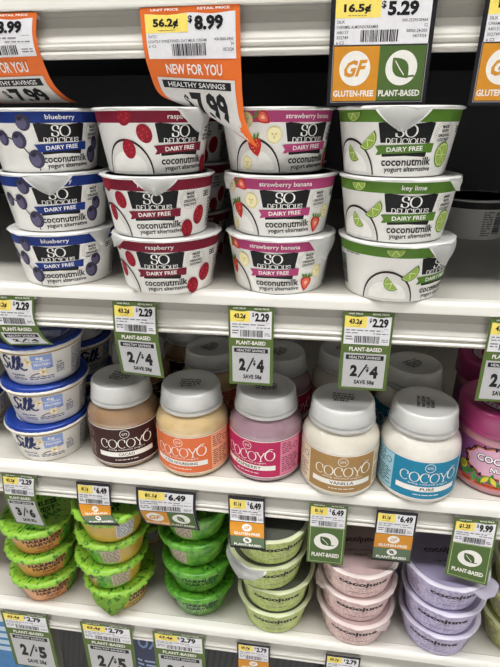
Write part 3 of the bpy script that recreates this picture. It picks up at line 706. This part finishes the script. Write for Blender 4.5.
FR = {'cacao': (-.2093, .0481, -4), 'orange': (-.1281, .0429, -25), 'pink': (-.0469, .0462, -29), 'vanilla': (.0332, .0330, 7), 'pure': (.1141, .0345, 20)}
DESC = {'cacao': 'coconut yogurt jar with dark brown label, tan contents, front row', 'orange': 'coconut yogurt jar with orange label, cream contents, front row', 'pink': 'coconut yogurt jar with crimson pink label, mauve contents, front row', 'vanilla': 'coconut yogurt jar with beige gold label, front row', 'pure': 'coconut yogurt jar with teal blue label, front row'}
for k, (x, y, off) in FR.items():
    t = jars[k]; t.location = (x, y, SC+.0001); t.rotation_euler = (0, 0, face(x, y, off)); tag(t, DESC[k], 'yogurt jar', 'coconut yogurt jars')
for k, x, y, off, lab in (('cacao', -.2220, .140, 20, 'shaded brown labelled jar behind the front brown jar'), ('orange', -.1255, .137, 25, 'shaded orange labelled jar behind the front orange jar'), ('pink', -.0400, .135, 30, 'shaded pink labelled jar behind the front pink jar'), ('vanilla', .0400, .152, -30, 'shaded beige labelled jar behind the front beige jar'), ('pure', .1165, .122, -25, 'shaded blue labelled jar behind the front blue jar'),
                       ('cacao', -.1720, .212, 0, 'darkest brown labelled jar in the third row back')):
    t = copy_tree(jars[k]); t.location = (x, y, SC+.0001); t.rotation_euler = (0, 0, face(x, y, off)); tag(t, lab, 'yogurt jar', 'coconut yogurt jars in the back rows')
cu = make_cult(); cu.location = (.1990, .058, SC+.0001); cu.scale = (1, 1, 1.08); cu.rotation_euler = (0, 0, face(.1990, .058, -2)); tag(cu, 'wide jar with magenta lid and busy pink label at right edge', 'yogurt jar', 'magenta lidded jars')
c2 = copy_tree(cu); c2.location = (.222, .165, SC+.0001); tag(c2, 'magenta lidded jar in shade behind the front magenta jar', 'yogurt jar', 'magenta lidded jars')

# ================================================================== SHELF D
lf = {'mango': make_leafy('mango', '#d08a4c', 'mango'), 'passion': make_leafy('passion', '#c4a03e', 'passion fruit'), 'green': make_leafy('green', '#5aa52a', 'plain')}
LS = {'mango': [(-.3429, .0429, -2), (-.3425, .0445, 0), (-.3404, .0438, -2)],
      'passion': [(-.2396, .0437, 32), (-.2443, .0402, -75), (-.2382, .0400, -95), (-.2345, .0360, 100)],
      'green': [(-.1322, .0497, 0), (-.1323, .0503, 2), (-.1349, .0522, -120), (-.1330, .0521, -110)]}
LN = {'mango': 'orange mango yogurt cup, leafy green lid,', 'passion': 'yellow yogurt cup, leafy green lid,', 'green': 'all green leaf print yogurt cup'}
ORD4 = ['lowest in its stack', 'second up in its stack', 'third up in its stack', 'topmost in its stack']
us2 = set()
for k, cups in LS.items():
    for i, (x, y, off) in enumerate(cups):
        t = lf[k] if k not in us2 else copy_tree(lf[k]); us2.add(k)
        t.location = (x, y, SD+i*.0415+.0001); t.rotation_euler = (0, 0, face(x, y, off))
        tag(t, LN[k]+' '+(ORD4[i] if len(cups) == 4 else POS[i]), 'yogurt cup', 'leaf print yogurt cups')
        if k == 'passion' and i == 0: torn = (t, x, y, off)
t, x, y, off = torn
pull_tab(.0462, HH-.0030, face(x, y, -22)-face(x, y, off), 34, .031, .004, LEAFL, lid_of(t), crinkle=.0011)
for k, x, y, n in (('mango', -.345, .15, 3), ('passion', -.243, .15, 4), ('green', -.147, .165, 4)):
    for i in range(n):
        t = copy_tree(lf[k])
        for c in list(lid_of(t).children):
            if c.name.startswith('pull_tab'): bpy.data.objects.remove(c)
        t.location = (x, y, SD+i*.0415+.0001); t.rotation_euler = (0, 0, 2.0+.7*i)
        tag(t, 'shaded %s yogurt cup behind the front stack, %s' % ({'mango': 'orange leafy', 'passion': 'yellow leafy', 'green': 'green leafy'}[k], ('lowest', 'second up', 'third up', 'fourth up')[i]), 'yogurt cup', 'leaf print yogurt cups in the second row')
cj = {'green': make_coco('lime', '#9fb258', '#bcc880', '#d3d8b4', '#50534a'), 'pink': make_coco('pink', '#cba6a4', '#dfc6c2', '#e0d3d0', '#b59c9c'), 'purple': make_coco('violet', '#9f96bf', '#bfb8d3', '#d6d1e2', '#9088a6'), 'olive': make_coco('olive', '#a1a652', '#bfc284', '#d6d6b0', '#8f9258')}
CS = {'green': [(-.0326, .0435, 2), (-.0318, .0404, 2), (-.0420, .0355, 22), (-.0398, .0335, 24)],
      'pink': [(.0675, .041, 5), (.0664, .0411, 12), (.0652, .0384, 14)],
      'purple': [(.1678, .0418, 2), (.1666, .038, 10), (.1634, .0357, 26)],
      'olive': [(.268, .048, 30), (.268, .048, 40), (.268, .048, 35)]}
CN = {'green': 'pale lime green yogurt cup', 'pink': 'pale pink yogurt cup', 'purple': 'lavender coconut yogurt cup', 'olive': 'olive yellow cup at right frame edge,'}
SILV = M('silver_foil', '#e2e2e4', rough=.28, var=.1, scale=60, metal=.35, bump=.6, bscale=160)
us3 = set()
for k, cups in CS.items():
    ps = []
    for i, (x, y, off) in enumerate(cups):
        t = cj[k] if k not in us3 else copy_tree(cj[k]); us3.add(k); ps.append((t, x, y, off))
        t.location = (x, y, SD+i*.0417+.0001); t.rotation_euler = (0, 0, face(x, y, off))
        tag(t, CN[k]+' '+(ORD4[i] if len(cups) == 4 else POS[i])+(' with silver foil peeled down' if (k, i) == ('green', 2) else ''), 'yogurt cup', 'pastel yogurt cups')
    def tabbed(i, rel, w, d, m, out=.004, cr=0):
        t, x, y, off = ps[i]; pull_tab(.0478, CH-.0014, face(x, y, rel)-face(x, y, off), w, d, out, m, lid_of(t), crinkle=cr)
    if k == 'green': tabbed(2, -40, 40, .021, SILV, .006, .0007)
    if k == 'pink': tabbed(0, 48, 15, .006, MC['pale_rim_pink']); tabbed(1, -60, 18, .008, MC['pale_rim_pink'])
    if k == 'purple': tabbed(2, 62, 20, .004, MC['pale_rim_violet'], .012)
for k, x, y, n in (('green', -.045, .145, 4), ('pink', .062, .145, 3), ('purple', .163, .148, 3)):
    for i in range(n):
        t = copy_tree(cj[k])
        for c in list(lid_of(t).children):
            if c.name.startswith('pull_tab'): bpy.data.objects.remove(c)
        t.location = (x, y, SD+i*.0417+.0001); t.rotation_euler = (0, 0, 1.9+.6*i)
        tag(t, 'shaded %s yogurt cup behind the front stack, %s' % ({'green': 'lime', 'pink': 'pink', 'purple': 'lavender'}[k], ('lowest', 'second up', 'third up', 'fourth up')[i]), 'yogurt cup', 'pastel yogurt cups in the second row')

# ================================================================== bottom shelf packages
def pouch(x, w, h, col, lab, kind):
    t = empty('pouch', (x, .075, SE+.0001)); tag(t, lab, 'pouch', 'packages on the bottom shelf')
    bm = bmesh.new(); nu, nv = 14, 22; sides = []
    for s in (-1, 1):
        g = []
        for j in range(nv+1):
            v = j/nv; row = []
            for i in range(nu+1):
                u = i/nu*2-1
                th = .030*(1-abs(u)**3)**.6*(max(0, 1-v)**.45)*(.75+.25*v) if v < .93 else .030*(1-abs(u)**3)**.6*(.07**.45)*(1-(v-.93)/.07)*.98
                row.append(bm.verts.new((u*w/2*(1-.05*math.sin(PI*v)), s*max(th, .0006), v*h)))
            g.append(row)
        for A, B in zip(g, g[1:]):
            for i in range(nu): bm.faces.new((A[i], A[i+1], B[i+1], B[i]))
        sides.append(g)
    a, b = sides
    for j in range(nv):
        for i in (0, nu): bm.faces.new((a[j][i], a[j+1][i], b[j+1][i], b[j][i]))
    for j in (0, nv):
        for i in range(nu): bm.faces.new((a[j][i], a[j][i+1], b[j][i+1], b[j][i]))
    bmesh.ops.recalc_face_normals(bm, faces=bm.faces[:])
    mesh_obj('bag', bm, col, t)
    A = Art(); hm = h*1000; A.rect(-w*380, hm*.12, w*380, hm*.9, col, 0)
    if kind == 'blue':
        for i in range(4): A.rect(-28, hm*.6-14*i, 26, hm*.6-9-14*i, '#cfe6f6', 1)
    elif kind == 'navy':
        A.text('OXE', 0, hm*.70, 44, 24, '#7f96c4', 1, bold=.02); A.fine(-24, hm*.35, 24, hm*.5, 3, '#a8b8d8', 1)
    else:
        for i in range(-3, 4): A.ribbon([(i*9-8, hm*.2), (i*9+8, hm*.86)], 3.2, '#2f3035', 1)
    def fm(u, v, o):
        uu = max(-1, min(1, u/(w/2))); vv = v/h
        th = .030*(1-abs(uu)**3)**.6*(max(0, 1-vv)**.45)*(.75+.25*vv)
        return (u, -th-.0006-o*2, v)
    A.build('bag_print', fm, t, du=4, dv=6)
pouch(-.455, .085, .185, M('sky_blue_pouch', '#3a86c8', rough=.4), 'light blue pouch at the bottom left corner', 'blue')
pouch(-.331, .090, .160, M('charcoal_pouch', '#1a1b1f', rough=.5), 'charcoal striped pouch between the two leftmost bottom tags', 'dark')
pouch(-.215, .085, .165, M('navy_pouch', '#162552', rough=.4), 'navy pouch with pale blue letters on the bottom shelf', 'navy')
pouch(-.105, .085, .165, M('grey_pouch', '#222327', rough=.5), 'grey striped pouch right of the navy pouch', 'dark')
pouch(-.005, .090, .155, M('black_pouch', '#1d1e23', rough=.45), 'black striped pouch left of the rightmost bottom tag', 'dark')
pouch(.105, .090, .155, M('black_pouch', '#1d1e23'), 'black striped pouch right of the rightmost bottom tag', 'dark')

# ================================================================== PRICE TAGS (distances from the eye height)
A3SKU = (('SILK', 'CARAMEL ALMONDCREAMER', 'A80137', '352749', '6 CS'), ('000-25293-00464', 'CS', '00003-24-203', '04/19/24'))
A2SKU = (('OATLY', 'LIGHTLY SWEETENED OAT MILK CREAM', '6 CS'), ('', 'KB-5800-4903', '24', '10/2/24'))
price_tag([(0, (-.2910, .0012, .0745), (-.2193, .0012, .0741)), (.2, (-.2935, .0012, .0585), (-.2226, .0012, .0585)), (.4, (-.2935, .0032, .0425), (-.2219, .0032, .0438)), (.62, (-.2930, .0132, .0255), (-.2208, .0132, .0268)), (.8, (-.2900, .0252, .0165), (-.2173, .0252, .0175)), (1, (-.286, .0372, .0125), (-.2131, .0372, .0130))], 71, 84, 'orange', '41.2¢', '8.99', 'new', 'curling orange sale tag cut off at the upper left corner')
price_tag([(0, (-.1389, .0012, .0745), (-.0642, .0012, .0752)), (.26, (-.1382, .0012, .0488), (-.0641, .0012, .0494)), (.45, (-.1355, .0042, .0322), (-.0637, .0022, .0284)), (.62, (-.1317, .0100, .0190), (-.0629, .0022, .0127)), (.8, (-.1222, .0190, .0128), (-.0602, .0012, -.0036)), (1, (-.1060, .0280, .0098), (-.0505, -.0045, -.0215))], 74, 96, 'orange', '56.2¢', '8.99', 'new', 'twisted orange and white sale tag over the raspberry cups', sku=A2SKU)
price_tag([(0, (.0005, -.0006, .0795), (.0722, -.0006, .0792)), (1, (.0010, -.0006, .0081), (.0719, -.0006, .0083))], 72, 71, 'black', '16.5¢', '5.29', 'split', 'wide black bordered tag with orange and green halves above key lime cups', sku=A3SKU)
price_tag([(0, (.1031, -.0006, .0795), (.1751, -.0006, .0793)), (1, (.1020, -.0006, .0077), (.1742, -.0006, .0076))], 72, 71.5, 'black', '16.5¢', '5.29', 'split', 'orange and green tag cut off at the upper right corner', sku=A3SKU)
price_tag([(0, (-.3096, .0012, -.1551), (-.2643, .0012, -.1546)), (.29, (-.3125, .0012, -.1726), (-.2672, .0012, -.1725)), (.54, (-.3122, .0018, -.1880), (-.2660, .0018, -.1868)), (.78, (-.307, .0010, -.2005), (-.2612, .0030, -.1985)), (1, (-.2985, -.0010, -.2062), (-.2545, .0040, -.2055))], 45, 62, 'green', '43.2¢', '2.29', 'deal', 'green price tag curling onto the blue lidded cups at left edge', 'green sale tags')
price_tag([(0, (-.1871, .0012, -.1555), (-.1440, .0012, -.1557)), (.47, (-.1888, .0012, -.1920), (-.1455, .0012, -.1930)), (1, (-.1874, .0045, -.2325), (-.1430, .0032, -.2350))], 43.5, 78, 'green', '43.2¢', '2.29', 'deal', 'green 2 for 4 dollar tag above the dark brown labelled jar', 'green sale tags')
price_tag(hang(-.0778, -.0362, -.1553, .0795), 42, 79.5, 'green', '43.2¢', '2.29', 'deal', 'green 2 for 4 dollar tag above the crimson pink jar', 'green sale tags')
price_tag(hang(.0248, .0687, -.1555, .0772), 44, 77.2, 'green', '43.2¢', '2.29', 'deal', 'green 2 for 4 dollar tag above the beige labelled jar', 'green sale tags')
price_tag(hang(.1477, .1905, -.1559, .0805), 43, 80.5, 'green', '43.2¢', '2.29', 'deal', 'green 2 for 4 dollar tag over the magenta lid at right edge', 'green sale tags')
price_tag([(0, (-.3441, .0012, -.3700), (-.3030, .0012, -.3703)), (.45, (-.3475, .0012, -.4052), (-.3080, .0012, -.4050)), (1, (-.3467, .0072, -.4497), (-.3059, .0072, -.4513))], 41, 81, 'green', '43.2¢', '2.29', 'deal', 'green 3 for 6 dollar tag over the mango cups', 'green sale tags', deal='3/$6', save='SAVE 87¢')
price_tag([(0, (-.2548, .0012, -.3717), (-.2150, .0012, -.3712)), (.55, (-.2572, .0012, -.4035), (-.2168, .0012, -.4020)), (.80, (-.2485, -.0090, -.4145), (-.2150, -.0030, -.4135)), (1, (-.2385, -.0150, -.4178), (-.2030, -.0120, -.4178))], 40, 57, 'black', '81.1¢', '6.49', 'stack', 'narrow orange and green tag resting on the yellow passion fruit stack', 'tags of the jars')
price_tag([(0, (-.1855, .0012, -.3720), (-.1176, .0012, -.3720)), (.53, (-.1864, .0012, -.4035), (-.1190, .0012, -.4010)), (1, (-.1817, .0080, -.4300), (-.1160, .0040, -.4290))], 67.5, 59, 'black', '81.1¢', '6.49', 'split', 'wide 6.49 tag with orange and green halves above the all green cups', 'tags of the jars')
price_tag([(0, (-.0824, .0012, -.3716), (-.0427, .0012, -.3717)), (.45, (-.0818, -.0010, -.4020), (-.0419, -.0010, -.4020)), (.72, (-.0800, -.0110, -.4140), (-.0405, -.0110, -.4142)), (1, (-.0771, -.0195, -.4238), (-.0387, -.0195, -.4241))], 40, 66, 'black', '81.1¢', '6.49', 'stack', 'narrow orange and green tag leaning on the lime green cups', 'tags of the jars')
price_tag(hang(.0047, .0449, -.3718, .0835), 41, 83.5, 'green', '81.1¢', '6.49', 'plant', 'green leaf tag priced 6.49 over the pale pink cups', 'green leaf tags')
price_tag(hang(.0741, .1155, -.3723, .0700), 41, 70, 'black', '81.1¢', '6.49', 'stack', 'narrow orange and green tag between pink and lavender cups', 'tags of the jars')
price_tag([(0, (.1518, .0012, -.3735), (.1937, .0012, -.3727)), (1, (.1517, -.0020, -.4482), (.1932, -.0090, -.4515))], 42, 78, 'green', '$1.25', '9.99', 'plant', 'green leaf tag priced 9.99 over the lavender cups', 'green leaf tags')
price_tag(hang(-.3963, -.3297, -.6025, .110), 66.6, 110, 'green', '63.4¢', '2.79', 'deal', 'wide green 2 for 5 dollar tag at the bottom left corner', 'wide green tags', deal='2/$5')
price_tag(hang(-.2845, -.2140, -.6036, .110), 70.5, 110, 'green', '63.4¢', '2.79', 'deal', 'wide green 2 for 5 dollar tag below the passion fruit stack', 'wide green tags', deal='2/$5')
price_tag(hang(-.1863, -.1182, -.6036, .110), 68, 110, 'green', '63.4¢', '2.79', 'deal', 'wide green 2.79 tag below the all green cups, cut by frame', 'wide green tags', deal='2/$5')
price_tag(hang(-.0759, -.0342, -.6040, .066), 41.7, 66, 'black', '69.7¢', '2.79', 'stack', 'small black bordered 2.79 tag below the lime green cups', 'small bottom tags')
price_tag(hang(.0348, .0768, -.6040, .066), 42, 66, 'black', '69.7¢', '2.79', 'stack', 'small black bordered 2.79 tag below the pale pink cups', 'small bottom tags')

# ================================================================== light
def area(name, loc, rot, sx, sy, power, col=(1, .985, .96)):
    l = bpy.data.lights.new(name, 'AREA'); l.shape = 'RECTANGLE'; l.size = sx; l.size_y = sy; l.energy = power; l.color = col
    o = link(bpy.data.objects.new(name, l)); o.location = loc; o.rotation_euler = rot; return o
area('aisle_ceiling_lamp', (-.2, -.62, 3.35), (0, 0, 0), 3.6, .25, 86)
fl_ = area('added_bounce_fill', (-.2, -2.1, 3.3), (0, 0, 0), 4.5, .8, 74); fl_.data.spread = math.radians(60)  # unseen fill, added so floor and wall bounce brightens the product fronts
w = bpy.data.worlds.new('shop_air'); bpy.context.scene.world = w; w.use_nodes = True
bg = w.node_tree.nodes['Background']; bg.inputs['Color'].default_value = (.9, .95, 1, 1); bg.inputs['Strength'].default_value = .08

# ================================================================== camera
cam = bpy.data.cameras.new('camera'); co = link(bpy.data.objects.new('camera', cam))
p, yw, r = .4069, -.1379, -.0039
fw = Vector((math.sin(yw)*math.cos(p), math.cos(yw)*math.cos(p), -math.sin(p))); rt = Vector((math.cos(yw), -math.sin(yw), 0)); up = rt.cross(fw)
c, s = math.cos(r), math.sin(r); rt2 = c*rt+s*up; up2 = -s*rt+c*up
co.matrix_world = Matrix(((rt2.x, up2.x, -fw.x, 0), (rt2.y, up2.y, -fw.y, -.4158), (rt2.z, up2.z, -fw.z, Z0), (0, 0, 0, 1)))
cam.sensor_fit = 'HORIZONTAL'; cam.sensor_width = 36; cam.lens = 36; cam.clip_start = .01
sc = bpy.context.scene; sc.camera = co
vs = sc.view_settings; vs.view_transform = 'Standard'; vs.look = 'None'; vs.gamma = 1; vs.exposure = 0; vs.use_curve_mapping = False
